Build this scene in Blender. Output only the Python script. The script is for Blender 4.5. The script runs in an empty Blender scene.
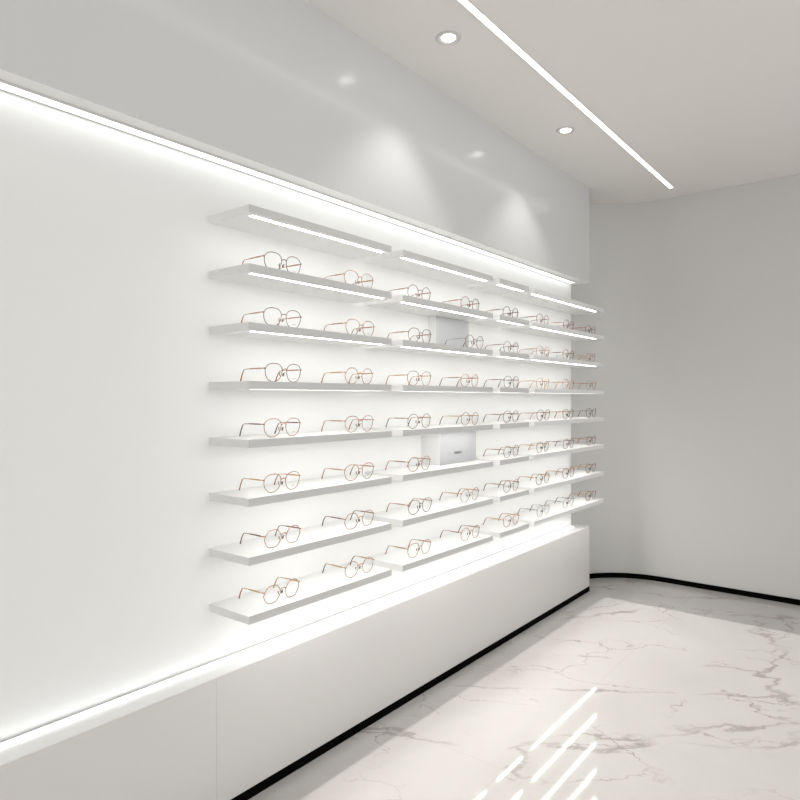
import bpy, bmesh, math, random
from mathutils import Vector, Matrix
random.seed(7)
sc = bpy.context.scene
R = math.radians

# ------------------------------------------------------------------ camera
H = 1.24                                  # eye height
cam = bpy.data.cameras.new('camera')
cam.sensor_width = 36.0
cam.lens = 643.0 / 800.0 * 36.0
cam.shift_y = -2.0 / 800.0
cam.clip_start = 0.02
camo = bpy.data.objects.new('camera', cam)
sc.collection.objects.link(camo)
camo.location = (0, 0, H)
camo.rotation_euler = (R(90), 0, R(-90 + 38.15))
sc.camera = camo

# ------------------------------------------------------------------ daylight
world = bpy.data.worlds.new('daylight')
sc.world = world
world.use_nodes = True
bg = world.node_tree.nodes['Background']
bg.inputs[0].default_value = (0.97, 0.985, 1.0, 1)
bg.inputs[1].default_value = 1.5
sun = bpy.data.lights.new('sun', 'SUN')
sun.energy = 3.3
sun.angle = R(0.12)
sun.color = (1.0, 0.97, 0.93)
suno = bpy.data.objects.new('sun', sun)
sc.collection.objects.link(suno)
EL = math.atan2(2.30, 1.467 + 2.65)               # low through the shop window in wall_front
suno.rotation_euler = (math.pi / 2 - EL, 0, 0)   # shines towards +Y and down
suno.location = (1, -6, 5)

sc.view_settings.view_transform = 'Standard'
sc.view_settings.look = 'None'
sc.view_settings.gamma = 1
sc.view_settings.use_curve_mapping = False
sc.view_settings.exposure = 0.12
sc.cycles.max_bounces = 10
sc.cycles.diffuse_bounces = 6
sc.cycles.transparent_max_bounces = 24
sc.cycles.use_denoising = True
sc.cycles.sample_clamp_indirect = 4.0
sc.cycles.caustics_reflective = False

# ------------------------------------------------------------------ layout
D, B, W = 1.50, 1.595, 1.692               # shelf fronts, cabinet/bulkhead front, lit back wall
CEIL = H + 1.343
XE = 4.0                                    # right end of the display unit
XL = -2.2                                   # room's near end
XW = 4.51                                   # far end wall
YB = 1.79                                   # structural wall behind the unit
YF = -2.5                                   # shop front
CT = H - 0.822                              # countertop
BP = H + 0.738                              # bulkhead underside

# ------------------------------------------------------------------ materials
def mat(name, col, rough=0.5, metal=0.0, coat=0.0, coat_rough=0.1, bump=0.0, scale=60, spec=0.5, vary=0.0):
    m = bpy.data.materials.new(name); m.use_nodes = True
    nt = m.node_tree; p = nt.nodes['Principled BSDF']
    p.inputs['Base Color'].default_value = (*col, 1)
    p.inputs['Roughness'].default_value = rough
    p.inputs['Metallic'].default_value = metal
    p.inputs['Specular IOR Level'].default_value = spec
    p.inputs['Coat Weight'].default_value = coat
    p.inputs['Coat Roughness'].default_value = coat_rough
    tc = nt.nodes.new('ShaderNodeTexCoord')
    nz = nt.nodes.new('ShaderNodeTexNoise'); nz.inputs['Scale'].default_value = scale
    nt.links.new(tc.outputs['Object'], nz.inputs['Vector'])
    if bump:
        b = nt.nodes.new('ShaderNodeBump'); b.inputs['Strength'].default_value = bump
        b.inputs['Distance'].default_value = 0.002
        nt.links.new(nz.outputs['Fac'], b.inputs['Height'])
        nt.links.new(b.outputs['Normal'], p.inputs['Normal'])
    if vary:
        r = nt.nodes.new('ShaderNodeMapRange')
        r.inputs['To Min'].default_value = max(0.0, rough - vary); r.inputs['To Max'].default_value = rough + vary
        nt.links.new(nz.outputs['Fac'], r.inputs['Value'])
        nt.links.new(r.outputs['Result'], p.inputs['Roughness'])
    return m

def glow(name, col, strength):
    m = bpy.data.materials.new(name); m.use_nodes = True
    nt = m.node_tree; nt.nodes.clear()
    e = nt.nodes.new('ShaderNodeEmission'); o = nt.nodes.new('ShaderNodeOutputMaterial')
    e.inputs[0].default_value = (*col, 1); e.inputs[1].default_value = strength
    nt.links.new(e.outputs[0], o.inputs[0])
    return m

M = {}
M['lacquer'] = mat('grey_gloss_lacquer', (0.70, 0.705, 0.71), 0.24, coat=0.35, coat_rough=0.12, vary=0.03, scale=3)
M['cabinet'] = mat('warm_white_lacquer', (0.72, 0.705, 0.685), 0.32, vary=0.04, scale=3)
M['counter'] = mat('white_solid_surface', (0.92, 0.92, 0.915), 0.3)
M['backwall'] = mat('white_back_wall_paint', (0.92, 0.92, 0.91), 0.5, bump=0.02)
M['paint'] = mat('grey_wall_paint', (0.66, 0.655, 0.64), 0.6, bump=0.04, scale=120)
M['ceiling'] = mat('ceiling_paint', (0.83, 0.81, 0.785), 0.85, bump=0.03, scale=150)
M['soffit'] = mat('white_soffit', (0.88, 0.88, 0.87), 0.5)
M['shelf'] = mat('white_shelf_laminate', (0.90, 0.90, 0.89), 0.35)
M['edge'] = mat('shelf_front_shaded', (0.66, 0.66, 0.655), 0.4)  # shelf laminate darkened: shade of the board fronts put into the colour
M['edge_lit'] = mat('shelf_front_lit', (0.84, 0.84, 0.835), 0.4)  # brighter copy for the rightmost fronts, their light painted in
M['plinth'] = mat('black_plinth', (0.002, 0.002, 0.002), 0.8, spec=0.03)
M['ring'] = mat('white_trim_metal', (0.64, 0.63, 0.61), 0.4)
M['recess'] = mat('lamp_reflector_dark', (0.12, 0.12, 0.12), 0.3)
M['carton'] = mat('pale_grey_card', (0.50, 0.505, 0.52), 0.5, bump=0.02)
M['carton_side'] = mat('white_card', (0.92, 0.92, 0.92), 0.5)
M['print'] = mat('dark_print', (0.07, 0.07, 0.08), 0.6)
M['etch'] = mat('pale_lens_print', (0.42, 0.42, 0.43), 0.6)
M['led'] = glow('shelf_led', (1.0, 0.985, 0.95), 19)
M['cove'] = glow('cove_led', (0.97, 1.0, 1.0), 2.3)
M['cove_low'] = glow('counter_led', (0.97, 1.0, 1.0), 2.3)
M['line'] = glow('linear_led', (1.0, 0.985, 0.95), 4.0)
M['spot'] = glow('downlight_glow', (1.0, 0.96, 0.9), 9.0)

def metal(name, col, rough=0.25):
    return mat(name, col, rough, metal=1.0, vary=0.04, scale=200)
MET = {
    'rose gold':  metal('rose_gold_wire', (0.46, 0.235, 0.15)),
    'gold':       metal('gold_wire', (0.58, 0.34, 0.13)),
    'burgundy':   metal('burgundy_wire', (0.20, 0.045, 0.05), 0.35),
    'dark brown': metal('dark_brown_wire', (0.20, 0.10, 0.065), 0.3),
    'black':      metal('black_wire', (0.015, 0.013, 0.015), 0.4),
    'silver':     metal('silver_wire', (0.42, 0.42, 0.42), 0.25),
}
M['tort'] = mat('brown_acetate', (0.09, 0.03, 0.015), 0.25)
M['amber'] = mat('amber_acetate', (0.38, 0.14, 0.05), 0.25)
M['pad'] = mat('translucent_pad', (0.20, 0.17, 0.15), 0.2)

def glass_mat():
    m = bpy.data.materials.new('demo_lens'); m.use_nodes = True
    nt = m.node_tree; nt.nodes.clear()
    t = nt.nodes.new('ShaderNodeBsdfTransparent'); t.inputs[0].default_value = (0.992, 0.992, 0.995, 1)
    g = nt.nodes.new('ShaderNodeBsdfGlossy'); g.inputs['Roughness'].default_value = 0.02
    f = nt.nodes.new('ShaderNodeLayerWeight'); f.inputs['Blend'].default_value = 0.12
    x = nt.nodes.new('ShaderNodeMixShader'); o = nt.nodes.new('ShaderNodeOutputMaterial')
    k = nt.nodes.new('ShaderNodeMath'); k.operation = 'MULTIPLY'; k.inputs[1].default_value = 0.16
    nt.links.new(f.outputs['Fresnel'], k.inputs[0]); nt.links.new(k.outputs[0], x.inputs[0]); nt.links.new(t.outputs[0], x.inputs[1])
    nt.links.new(g.outputs[0], x.inputs[2]); nt.links.new(x.outputs[0], o.inputs[0])
    return m
M['lens'] = glass_mat()

def marble_mat():
    m = bpy.data.materials.new('white_marble'); m.use_nodes = True
    nt = m.node_tree; N = nt.nodes; L = nt.links
    p = N['Principled BSDF']
    p.inputs['Roughness'].default_value = 0.05
    p.inputs['Specular IOR Level'].default_value = 0.32
    tc = N.new('ShaderNodeTexCoord')
    def noise(scale, detail, rough=0.55, dist=0.0, vec=None):
        n = N.new('ShaderNodeTexNoise'); n.inputs['Scale'].default_value = scale
        n.inputs['Detail'].default_value = detail; n.inputs['Roughness'].default_value = rough
        n.inputs['Distortion'].default_value = dist
        L.new(vec or tc.outputs['Object'], n.inputs['Vector']); return n
    def vein(scale, width, warp, rot, stretch):
        mp = N.new('ShaderNodeMapping'); mp.vector_type = 'TEXTURE'; mp.inputs['Rotation'].default_value = (0, 0, rot)
        mp.inputs['Scale'].default_value = stretch
        L.new(tc.outputs['Object'], mp.inputs['Vector'])
        w = noise(2.2, 6, 0.62, 0, mp.outputs[0])
        ad = N.new('ShaderNodeVectorMath'); ad.operation = 'MULTIPLY_ADD'
        ad.inputs[1].default_value = (warp,) * 3
        L.new(w.outputs['Color'], ad.inputs[0]); L.new(mp.outputs[0], ad.inputs[2])
        v = N.new('ShaderNodeTexVoronoi'); v.feature = 'DISTANCE_TO_EDGE'
        v.inputs['Scale'].default_value = scale
        L.new(ad.outputs[0], v.inputs['Vector'])
        r = N.new('ShaderNodeMapRange'); r.interpolation_type = 'SMOOTHSTEP'
        r.inputs['From Min'].default_value = 0; r.inputs['From Max'].default_value = width
        r.inputs['To Min'].default_value = 1; r.inputs['To Max'].default_value = 0
        L.new(v.outputs['Distance'], r.inputs['Value'])
        br = noise(3.1, 3, 0.5)
        r2 = N.new('ShaderNodeMapRange'); r2.inputs['From Min'].default_value = 0.44; r2.inputs['From Max'].default_value = 0.64
        L.new(br.outputs['Fac'], r2.inputs['Value'])
        mu = N.new('ShaderNodeMath'); mu.operation = 'MULTIPLY'
        L.new(r.outputs[0], mu.inputs[0]); L.new(r2.outputs[0], mu.inputs[1])
        return mu
    base = N.new('ShaderNodeMix'); base.data_type = 'RGBA'
    base.inputs[6].default_value = (0.42, 0.405, 0.385, 1); base.inputs[7].default_value = (0.54, 0.53, 0.52, 1)
    cl = noise(1.6, 6, 0.6, 0.6); L.new(cl.outputs['Fac'], base.inputs[0])
    prev = base.outputs[2]
    for (s, w, wp, ro, st, col, k) in ((1.5, 0.022, 0.5, -0.80, (1.9, 0.9, 1), (0.18, 0.155, 0.135, 1), 0.75),
                                       (2.9, 0.016, 0.5, -1.25, (1.5, 0.9, 1), (0.24, 0.20, 0.17, 1), 0.75),
                                       (1.5, 0.055, 0.5, -0.80, (1.9, 0.9, 1), (0.42, 0.40, 0.38, 1), 0.3)):
        v = vein(s, w, wp, ro, st)
        kk = N.new('ShaderNodeMath'); kk.operation = 'MULTIPLY'; kk.inputs[1].default_value = k
        L.new(v.outputs[0], kk.inputs[0])
        mx = N.new('ShaderNodeMix'); mx.data_type = 'RGBA'
        L.new(kk.outputs[0], mx.inputs[0]); L.new(prev, mx.inputs[6]); mx.inputs[7].default_value = col
        prev = mx.outputs[2]
    # hairline slab joints
    sep = N.new('ShaderNodeSeparateXYZ'); L.new(tc.outputs['Object'], sep.inputs[0])
    masks = []
    for out, off, per in (('X', 1.90, 1.8), ('Y', 0.15, 0.9)):
        a = N.new('ShaderNodeMath'); a.operation = 'SUBTRACT'; a.inputs[1].default_value = off
        L.new(sep.outputs[out], a.inputs[0])
        b = N.new('ShaderNodeMath'); b.operation = 'PINGPONG'; b.inputs[1].default_value = per / 2
        L.new(a.outputs[0], b.inputs[0])
        c = N.new('ShaderNodeMath'); c.operation = 'LESS_THAN'; c.inputs[1].default_value = 0.0011
        L.new(b.outputs[0], c.inputs[0]); masks.append(c)
    mm = N.new('ShaderNodeMath'); mm.operation = 'MAXIMUM'
    L.new(masks[0].outputs[0], mm.inputs[0]); L.new(masks[1].outputs[0], mm.inputs[1])
    k2 = N.new('ShaderNodeMath'); k2.operation = 'MULTIPLY'; k2.inputs[1].default_value = 0.6
    L.new(mm.outputs[0], k2.inputs[0])
    mx = N.new('ShaderNodeMix'); mx.data_type = 'RGBA'
    L.new(k2.outputs[0], mx.inputs[0]); L.new(prev, mx.inputs[6]); mx.inputs[7].default_value = (0.4, 0.37, 0.34, 1)
    L.new(mx.outputs[2], p.inputs['Base Color'])
    return m
M['marble'] = marble_mat()

# ------------------------------------------------------------------ helpers
C = sc.collection
def tag(o, label=None, cat=None, group=None, kind=None):
    if label: o['label'] = label
    if cat: o['category'] = cat
    if group: o['group'] = group
    if kind: o['kind'] = kind
    return o
def empty(name, loc, rz=0):
    o = bpy.data.objects.new(name, None); C.objects.link(o)
    o.empty_display_size = 0.05
    o.location = loc; o.rotation_euler = (0, 0, rz)
    return o
def obj(name, bm, m, parent=None, smooth=False, bevel=0.0):
    me = bpy.data.meshes.new(name)
    bmesh.ops.recalc_face_normals(bm, faces=bm.faces)
    bm.to_mesh(me); bm.free()
    for mm in (m if isinstance(m, (list, tuple)) else [m]): me.materials.append(mm)
    if smooth:
        for p in me.polygons: p.use_smooth = True
    o = bpy.data.objects.new(name, me); C.objects.link(o)
    if parent: o.parent = parent
    if bevel:
        b = o.modifiers.new('bevel', 'BEVEL'); b.width = bevel; b.segments = 2; b.limit_method = 'ANGLE'
    return o
def box(bm, x0, x1, y0, y1, z0, z1, mi=0):
    v = [bm.verts.new(c) for c in ((x0,y0,z0),(x1,y0,z0),(x1,y1,z0),(x0,y1,z0),(x0,y0,z1),(x1,y0,z1),(x1,y1,z1),(x0,y1,z1))]
    fs = []
    for f in ((0,3,2,1),(4,5,6,7),(0,1,5,4),(1,2,6,5),(2,3,7,6),(3,0,4,7)):
        ff = bm.faces.new([v[i] for i in f]); ff.material_index = mi; fs.append(ff)
    return fs
def boxbm(*a):
    bm = bmesh.new(); box(bm, *a); return bm
def prism(bm, poly, z0, z1):
    lo = [bm.verts.new((x, y, z0)) for x, y in poly]; hi = [bm.verts.new((x, y, z1)) for x, y in poly]
    n = len(poly)
    bm.faces.new(lo); bm.faces.new(hi)
    for i in range(n):
        bm.faces.new((lo[i], lo[(i+1) % n], hi[(i+1) % n], hi[i]))
def tube(bm, pts, rad, closed=False, seg=6, flat=1.0):
    """sweep a ring (optionally flattened) along pts; rad is a number or a list"""
    P = [Vector(p) for p in pts]; n = len(P)
    rs = rad if isinstance(rad, (list, tuple)) else [rad] * n
    rings = []
    up0 = Vector((0, 1, 0)) if closed else Vector((0, 0, 1))
    for i in range(n):
        if closed: t = (P[(i+1) % n] - P[i-1]).normalized()
        else: t = (P[min(i+1, n-1)] - P[max(i-1, 0)]).normalized()
        s = t.cross(up0)
        if s.length < 1e-4: s = t.cross(Vector((1, 0, 0)))
        s.normalize(); u = s.cross(t).normalized()
        rings.append([bm.verts.new(P[i] + (s * math.cos(a) * flat + u * math.sin(a)) * rs[i])
                      for a in [2 * math.pi * k / seg for k in range(seg)]])
    for i in range(n if closed else n - 1):
        a, b = rings[i], rings[(i+1) % n]
        for k in range(seg):
            bm.faces.new((a[k], a[(k+1) % seg], b[(k+1) % seg], b[k]))
    if not closed:
        bm.faces.new(rings[0]); bm.faces.new(rings[-1])
def lathe(bm, prof, seg=40):
    rings = [[bm.verts.new((r * math.cos(2*math.pi*k/seg), r * math.sin(2*math.pi*k/seg), z)) for k in range(seg)] for r, z in prof]
    for a, b in zip(rings[:-1], rings[1:]):
        for k in range(seg):
            bm.faces.new((a[k], a[(k+1) % seg], b[(k+1) % seg], b[k]))
    return rings

# ------------------------------------------------------------------ room shell
o = obj('floor', boxbm(XL - 0.15, XW + 0.15, YF - 0.15, YB + 0.15, -0.1, 0), M['marble']); tag(o, kind='structure')
o = obj('ceiling', boxbm(XL - 0.15, XW + 0.15, YF - 0.15, YB + 0.15, CEIL, CEIL + 0.15), M['ceiling']); tag(o, kind='structure')
# far wall with its rounded inner corner running on behind the display unit
RC = 0.50
def corner(inset):
    r = RC - inset
    cx, cy = XW - RC, YB - RC
    return [(cx + r * math.cos(a), cy + r * math.sin(a)) for a in [R(90 - 90 * k / 32) for k in range(33)]]
inner = [(XL, YB)] + corner(0) + [(XW, YF)]
outer = [(XW + 0.15, YF), (XW + 0.15, YB + 0.15), (XL, YB + 0.15)]
bm = bmesh.new(); prism(bm, inner + outer, 0, CEIL)
o = obj('wall_back', bm, M['paint']); tag(o, kind='structure')
m_ = o.modifiers.new('edge', 'EDGE_SPLIT'); m_.split_angle = R(30)
for p in o.data.polygons: p.use_smooth = True
bm = bmesh.new()
i2 = [(XE + 0.02, YB - 0.012)] + corner(0.012)[1:] + [(XW - 0.012, YF)]
o2 = [(XW - 0.001, YF)] + list(reversed(corner(0.001)))[:-1] + [(XE + 0.02, YB - 0.001)]
prism(bm, i2 + o2, 0.0, 0.032)
o = obj('baseboard_back', bm, M['plinth']); tag(o, kind='structure')
o = obj('wall_near', boxbm(XL - 0.15, XL, YF - 0.15, YB + 0.15, 0, CEIL), M['paint']); tag(o, kind='structure')
# shop front: wall with a wide window opening that lets the daylight in
HEAD = 2.30
JR = 3.94
bm = bmesh.new()
box(bm, XL, XW, YF - 0.15, YF, HEAD, CEIL)
box(bm, JR, XW, YF - 0.15, YF, 0, HEAD)
box(bm, XL, XL + 0.3, YF - 0.15, YF, 0, HEAD)
o = obj('wall_front', bm, M['paint']); tag(o, kind='structure')

# lit back wall of the display niche and the lacquered bulkhead above it
o = obj('wall_left', boxbm(XL, XE - 0.064, W, YB - 0.002, 0, BP), M['backwall']); tag(o, kind='structure')
o = obj('wall_left_upper', boxbm(XL, XE, B, YB - 0.002, BP, CEIL), [M['lacquer'], M['soffit']])
for p in o.data.polygons:
    if p.normal.z < -.9: p.material_index = 1
tag(o, kind='structure')

# ------------------------------------------------------------------ base cabinet
cab = empty('base_cabinet', (0.9, B, 0))
tag(cab, 'long low warm white lacquered base cabinet with black plinth along the wall', 'cabinet')
def rel(o, root):
    o.matrix_parent_inverse = Matrix.Translation(-Vector(root.location)); return o
rel(obj('cabinet_body', boxbm(XL, XE - 0.002, B + 0.02, W - 0.001, 0.032, CT - 0.004), M['cabinet'], cab), cab)
seams = [XL, -1.24, 1.156, 3.62, XE]
for a, b in zip(seams[:-1], seams[1:]):
    rel(obj('front_panel', boxbm(a + 0.0003, b - 0.0003, B, B + 0.02, 0.032, CT - 0.004), M['cabinet'], cab, bevel=0.0003), cab)
tag(rel(obj('countertop', boxbm(XL, XE, B, W - 0.001, CT - 0.004, CT), M['counter'], cab, bevel=0.001), cab), 'glossy white countertop')
tag(rel(obj('plinth', boxbm(XL, XE, B - 0.001, W - 0.001, 0, 0.032), M['plinth'], cab), cab), 'black plinth')

# ------------------------------------------------------------------ cove lighting
def cove(name, x0, x1, y0, y1, z0, z1, face, label, m):
    t = empty(name, ((x0 + x1) / 2, (y0 + y1) / 2, z1 if face < 0 else z0))
    tag(t, label, 'light')
    g = 0.0035
    bm = bmesh.new()
    if face < 0: box(bm, x0, x1, y0, y0 + g, z0, z1)
    box(bm, x0, x1, y1 - g, y1, z0, z1)
    rel(obj('channel', bm, M['ring'], t), t)
    rel(obj('diffuser', boxbm(x0 + .002, x1 - .002, y0 + g, y1 - g, z0 + 0.001, z1 - .001), m, t), t)
cove('cove_light', XL + .01, XE - 0.09, W - 0.046, W - 0.004, BP - 0.006, BP, -1,
     'bright white light strip under the grey bulkhead, running above all shelves', M['cove'])
cove('cove_light', XL + .01, XE - 0.09, W - 0.034, W - 0.006, CT, CT + 0.006, 1,
     'white light strip lying on the countertop along the foot of the wall', M['cove_low'])

# ------------------------------------------------------------------ ceiling lights
t = empty('linear_ceiling_light', (1.5, 1.173, CEIL))
tag(t, 'long thin white linear light running along the ceiling', 'light')
LX0, LX1 = -1.6, 4.30
bm = bmesh.new()
box(bm, LX0 - .002, LX1 + .002, 1.173 - .0142, 1.173 - .0122, CEIL - .003, CEIL)
box(bm, LX0 - .002, LX1 + .002, 1.173 + .0122, 1.173 + .0142, CEIL - .003, CEIL)
rel(obj('light_channel', bm, M['ring'], t), t)
rel(obj('diffuser', boxbm(LX0, LX1, 1.173 - .0122, 1.173 + .0122, CEIL - .0025, CEIL), M['line'], t), t)

def downlight(x, label):
    t = empty('ceiling_downlight', (x, 1.338, CEIL))
    tag(t, label, 'light', 'recessed round ceiling downlights')
    bm = bmesh.new()
    lathe(bm, [(0.047, 0), (0.047, -0.003), (0.0445, -0.0045), (0.034, -0.005), (0.031, -0.003), (0.031, 0)], 48)
    obj('trim_ring', bm, M['ring'], t, smooth=True)
    bm = bmesh.new()
    lathe(bm, [(0.0308, -0.0036), (0.0262, -0.0012), (0.0262, 0)], 40)
    obj('reflector', bm, M['recess'], t, smooth=True)
    bm = bmesh.new()
    r = lathe(bm, [(0.0262, 0), (0.0262, -0.0028), (0.019, -0.0058), (0.009, -0.0072)], 40)
    bm.faces.new(r[-1]); bm.faces.new(r[0])
    obj('lamp', bm, M['spot'], t, smooth=True)
    l = bpy.data.lights.new('downlight_beam', 'SPOT')
    l.energy = 8; l.spot_size = R(96); l.spot_blend = 0.6; l.shadow_soft_size = 0.025
    l.color = (1, 0.975, 0.94)
    lo = bpy.data.objects.new('downlight_beam', l); C.objects.link(lo); lo.parent = t; lo.location = (0, 0, -0.02)
for x, lab in ((1.996, 'round white downlight in the ceiling, nearer of the two beside the linear light'),
               (3.048, 'round white downlight in the ceiling, farther and smaller of the two')):
    downlight(x, lab)

# ------------------------------------------------------------------ shelves
PITCH = 0.1715; TH = 0.0235
def ztop(r): return H + 0.564 - PITCH * r
SEG = [(1.199, 1.859), (1.928, 2.606), (2.672, 2.968), (3.028, 4.0)]
ROWS = ['top', 'second', 'third', 'fourth', 'fifth', 'sixth', 'seventh', 'bottom']
SEGN = ['leftmost', 'second from the left', 'short third', 'rightmost']
def make_shelf(x0, x1, e2):
    t = empty('wall_shelf', (x0, D, 0)); L = x1 - x0; dp = W - D
    bm = bmesh.new()
    # board with a routed groove near the front edge for the light strip
    g0, g1, gd, e = 0.018, 0.034, 0.004, 0.026
    box(bm, 0, L, 0, dp, -TH + gd, 0)
    box(bm, 0, L, 0, g0, -TH, -TH + gd)
    box(bm, 0, L, g1, dp, -TH, -TH + gd)
    box(bm, 0, e, g0, g1, -TH, -TH + gd)
    box(bm, L - e2, L, g0, g1, -TH, -TH + gd)
    bm.normal_update()
    for f in bm.faces:                     # front faces take the colour with shade painted in
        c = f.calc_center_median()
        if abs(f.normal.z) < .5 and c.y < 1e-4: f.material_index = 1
    obj('board', bm, [M['shelf'], M['edge_lit' if e2 > .05 else 'edge']], t)
    obj('light_strip', boxbm(e + .0005, L - e2 - .0005, g0 + .0005, g1 - .0005, -TH + .0005, -TH + gd), M['led'], t)
    return t
def copy_thing(root):
    r = root.copy(); C.objects.link(r)
    for ch in list(root.children):
        c = ch.copy(); C.objects.link(c); c.parent = r
        for g in list(ch.children):
            d = g.copy(); C.objects.link(d); d.parent = c
    return r
for s, (x0, x1) in enumerate(SEG):
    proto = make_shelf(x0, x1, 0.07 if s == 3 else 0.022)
    for r in range(8):
        o = proto if r == 0 else copy_thing(proto)
        o.location = (x0, D, ztop(r))
        tag(o, f'white lit display shelf, {SEGN[s]} in the {ROWS[r]} row', 'shelf', 'white wall shelves with light strips')

# ------------------------------------------------------------------ display boxes
def letters(bm, x, z, h, n, adv):
    """a short dark word: strokes of small capitals"""
    glyphs = {'P': ((0,0,.25,1),(.25,.8,1,1),(.25,.4,1,.6),(.75,.6,1,.8)), 'R': ((0,0,.25,1),(.25,.8,1,1),(.25,.4,1,.6),(.75,.6,1,.8),(.65,0,.95,.4)),
              'O': ((0,0,.25,1),(.75,0,1,1),(.25,0,.75,.2),(.25,.8,.75,1)), 'E': ((0,0,.25,1),(.25,0,1,.2),(.25,.4,.85,.6),(.25,.8,1,1)),
              'C': ((0,0,.25,1),(.25,0,1,.2),(.25,.8,1,1)), 'T': ((.38,0,.62,1),(0,.8,1,1)), 'I': ((.38,0,.62,1),), 'N': ((0,0,.25,1),(.75,0,1,1),(.25,.5,.75,.8))}
    for ch in n:
        for (a, b, c, d) in glyphs[ch]:
            box(bm, x + a*h*.7, x + c*h*.7, -0.0006, 0.0, z + b*h, z + d*h)
        x += adv
def display_box(r, x0, y0, w, d, h, label, word):
    t = empty('display_box', (x0, y0, ztop(r))); tag(t, label, 'box', 'pale grey display boxes')
    bm = bmesh.new()
    fs = box(bm, 0, w, 0, d, 0, h); bm.normal_update()
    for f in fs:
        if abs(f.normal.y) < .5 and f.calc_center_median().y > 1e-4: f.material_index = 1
    obj('carton', bm, [M['carton'], M['carton_side']], t, bevel=0.001)
    if word:
        bm = bmesh.new(); letters(bm, 0.112, 0.042, 0.0105, 'PRNNOCT', 0.0094)
        tag(obj('lettering', bm, M['print'], t), 'small dark printed word')
        bm = bmesh.new(); box(bm, .208, .2125, -.0006, 0, .047, .0515)
        obj('small_mark', bm, M['etch'], t)
display_box(2, 2.362, 1.651, 0.275, 0.040, 0.1465, 'pale grey box standing behind the glasses in the third row', False)
display_box(5, 2.306, 1.59, 0.298, 0.1015, 0.1425, 'pale grey box with small dark printed word in the sixth row', True)

# ------------------------------------------------------------------ eyeglasses
def outline(kind, n=40):
    """one lens outline round its centre, x to the outer side, in metres"""
    out = []
    for k in range(n):
        a = 2 * math.pi * k / n
        c, s = math.cos(a), math.sin(a)
        if kind == 'round':
            x, z = 0.0305 * c, 0.0275 * s
        elif kind == 'panto':
            e = 2.35
            x = 0.0325 * math.copysign(abs(c) ** (2/e), c); z = 0.0275 * math.copysign(abs(s) ** (2/e), s)
            x *= 1 + 0.15 * (z / 0.0275) - 0.05 * (z / 0.0275) ** 2
        elif kind == 'hexagonal':
            q = math.cos(math.pi/6) / math.cos((a % (math.pi/3)) - math.pi/6)
            rr = 0.4 * q + 0.6 * 0.965
            x, z = 0.0335 * rr * c, 0.0292 * rr * s
        else:                              # rectangular
            e = 3.2
            x = 0.033 * math.copysign(abs(c) ** (2/e), c); z = 0.0245 * math.copysign(abs(s) ** (2/e), s)
            x *= 1 + 0.05 * (z / 0.0245)
        out.append((x, z))
    zm = min(z for _, z in out)
    return [(x * 0.99, (z - zm) * 1.03) for x, z in out]
LC = 0.0425                               # lens centre from the middle
RT = 0.00115                              # rim wire radius
def wrap(x):                              # the front curves gently backwards at its ends
    return 0.9 * x * x
def lean(z): return 0.10 * z
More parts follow.
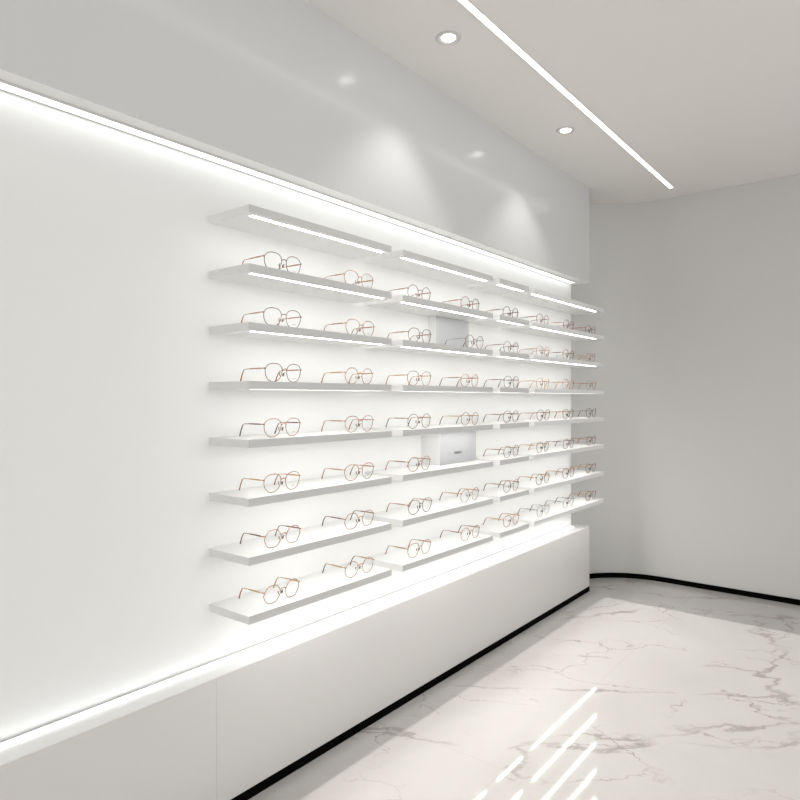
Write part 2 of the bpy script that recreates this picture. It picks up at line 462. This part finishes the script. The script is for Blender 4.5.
def make_glasses(kind, colour, temple_colour):
    mt = MET[colour]; tm = MET[temple_colour]
    root = empty('eyeglasses', (0, 0, 0))
    ol = outline(kind)
    zs = max(z for _, z in ol); xs = max(x for x, _ in ol)
    hz = 0.70 * zs + RT
    bm = bmesh.new()
    for s in (-1, 1):
        pts = [(s * (LC + x), wrap(LC + x) - lean(z + RT), z + RT) for x, z in ol]
        tube(bm, pts, RT, closed=True)
        # end piece and hinge block
        x1 = LC + xs * 0.96
        tube(bm, [(s * x1, wrap(x1) - lean(hz), hz), (s * (x1 + .0035), wrap(x1) - lean(hz) - .0005, hz + .0008),
                  (s * (x1 + .0055), wrap(x1) - lean(hz) + .003, hz + .0008)], [.0014, .0022, .002], flat=0.8)
    xi = min(LC + x for x, z in ol if abs(z - 0.6 * zs) < 0.25 * zs)
    zb = 0.66 * zs
    tube(bm, [(-xi - .0006, -lean(zb), zb), (-xi * .6, -lean(zb) - .002, zb + .0035), (0, -lean(zb) - .0025, zb + .0045),
              (xi * .6, -lean(zb) - .002, zb + .0035), (xi + .0006, -lean(zb), zb)], .0014)
    for s in (-1, 1):                     # pad arms
        tube(bm, [(s * (xi + .0005), 0.001, zb - .008), (s * (xi - .001), .006, zb - .007), (s * (xi - .0015), .0085, zb - .011)], .0006, seg=5)
    # the lower edge of the rims rests on z = 0
    obj('frame_front', bm, mt, root, smooth=True)
    for s in (-1, 1):
        bm = bmesh.new()
        f = []; b = []
        for x, z in ol:
            xx = LC + x * 0.985; zz = z * 0.985 + .0004 + RT
            f.append(bm.verts.new((s * xx, wrap(xx) - lean(zz) - .0005, zz)))
            b.append(bm.verts.new((s * xx, wrap(xx) - lean(zz) + .0005, zz)))
        n = len(ol)
        cf = bm.verts.new((s * LC, wrap(LC) - lean(zs / 2) - .0018, zs / 2 + RT)); cb = bm.verts.new((s * LC, wrap(LC) - lean(zs / 2) - .0008, zs / 2 + RT))
        for i in range(n):
            j = (i + 1) % n
            bm.faces.new((cf, f[i], f[j])); bm.faces.new((cb, b[i], b[j])); bm.faces.new((f[i], f[j], b[j], b[i]))
        lens = obj('lens', bm, M['lens'], root, smooth=False)
        if s > 0:
            bm = bmesh.new()
            for k in range(4):
                x = LC - .004 + k * .0032; y = wrap(LC) - lean(.013) - .0022
                box(bm, x, x + .0024, y - .0002, y, .0125, .0142)
            obj('lens_print', bm, M['etch'], lens)
    for s in (-1, 1):
        bm = bmesh.new()
        bmesh.ops.create_uvsphere(bm, u_segments=10, v_segments=8, radius=1)
        bmesh.ops.transform(bm, matrix=Matrix.Translation((s * (xi - .0022), .0095, zb - .013)) @ Matrix.Rotation(s * R(14), 4, 'Y')
                            @ Matrix.Rotation(s * R(28), 4, 'Z') @ Matrix.Diagonal((.0014, .0034, .0062, 1)), verts=bm.verts)
        obj('nose_pad', bm, M['pad'], root, smooth=True)
    for s in (-1, 1):
        x1 = s * (LC + xs * 0.96 + .0055); y1 = wrap(LC + xs) - lean(hz)
        bm = bmesh.new()
        z0 = hz + .0008; xb = x1 - s * .003
        pts = [(x1, y1 + .002, z0), (x1, y1 + .010, z0), (x1 - s*.0003, y1 + .013, z0), (x1 - s*.001, y1 + .03, z0), (x1 - s*.002, y1 + .063, z0),
               (x1 - s*.0025, y1 + .071, z0 - .0002), (xb, y1 + .092, z0 - .0008), (xb - s*.0008, y1 + .098, z0 - .003)]
        tube(bm, pts, [.0013, .0013, .0021, .0023, .0020, .0012, .0011, .0012], flat=0.7)
        tp = obj('temple', bm, tm, root, smooth=True)
        bm = bmesh.new()
        pts = [(xb - s*.0007, y1 + .0975, z0 - .0027), (xb - s*.0015, y1 + .102, z0 - .0075), (xb - s*.002, y1 + .109, z0 * 0.52), (xb - s*.003, y1 + .116, .0045), (xb - s*.003, y1 + .1175, .0018)]
        tube(bm, pts, [.0012, .0015, .0017, .0021, .0016], seg=8)
        obj('temple_tip', bm, M['amber'] if temple_colour in ('gold', 'rose gold') and kind != 'round' else M['tort'], tp, smooth=True)
    return root

COLX = [1.369, 1.731, 2.095, 2.475, 2.860, 3.218, 3.555, 3.893]
ORD = ['leftmost', 'second', 'third', 'fourth', 'fifth', 'sixth', 'seventh', 'rightmost']
K = {'g': 'rose gold', 'G': 'gold', 'u': 'burgundy', 'd': 'dark brown', 'b': 'black', 's': 'silver'}
S = {'p': 'panto', 'r': 'round', 'h': 'hexagonal', 'q': 'rectangular'}
# per pair: shape, front colour, temple colour
GRID = {
    1: 'pdg pgg rug rug rbd pdd pug pdg',
    2: 'pdg pgg pdg rds rdd pgg rdd pgG',
    3: 'pdg hgG pgG rgg pbd pGg pgG pdg',
    4: 'pgd pgg rdg rdG pdd pdg pdG pbs',
    5: 'pgG pgg hgg --- hdg pdG rdd pdg',
    6: 'hgd hgd pdg rgG rdg hdG pug pdG',
    7: 'hgG rgG pgg rgg pgG hss hss pdG',
}
protos = {}
for r in range(1, 8):
    for c, code in enumerate(GRID[r].split()):
        if code == '---': continue
        if code in protos: g = copy_thing(protos[code])
        else: g = protos[code] = make_glasses(S[code[0]], K[code[1]], K[code[2]])
        g.location = (COLX[c] - .004 + random.uniform(-.003, .003), 1.540 + random.uniform(-.002, .003), ztop(r))
        if (r, c) == (2, 3): g.location.y -= .024
        g.rotation_euler = (0, 0, R(random.uniform(-2, 2)))
        sh = {'p': 'rounded', 'r': 'round', 'h': 'angular', 'q': 'rectangular'}[code[0]]
        where = f'{ORD[c]} in the {ROWS[r]} row' if c in (0, 7) else f'{ORD[c]} from the left in the {ROWS[r]} row'
        tag(g, f'{K[code[1]]} wire eyeglasses with {sh} lenses, {where}', 'eyeglasses', 'wire eyeglasses on the shelves')
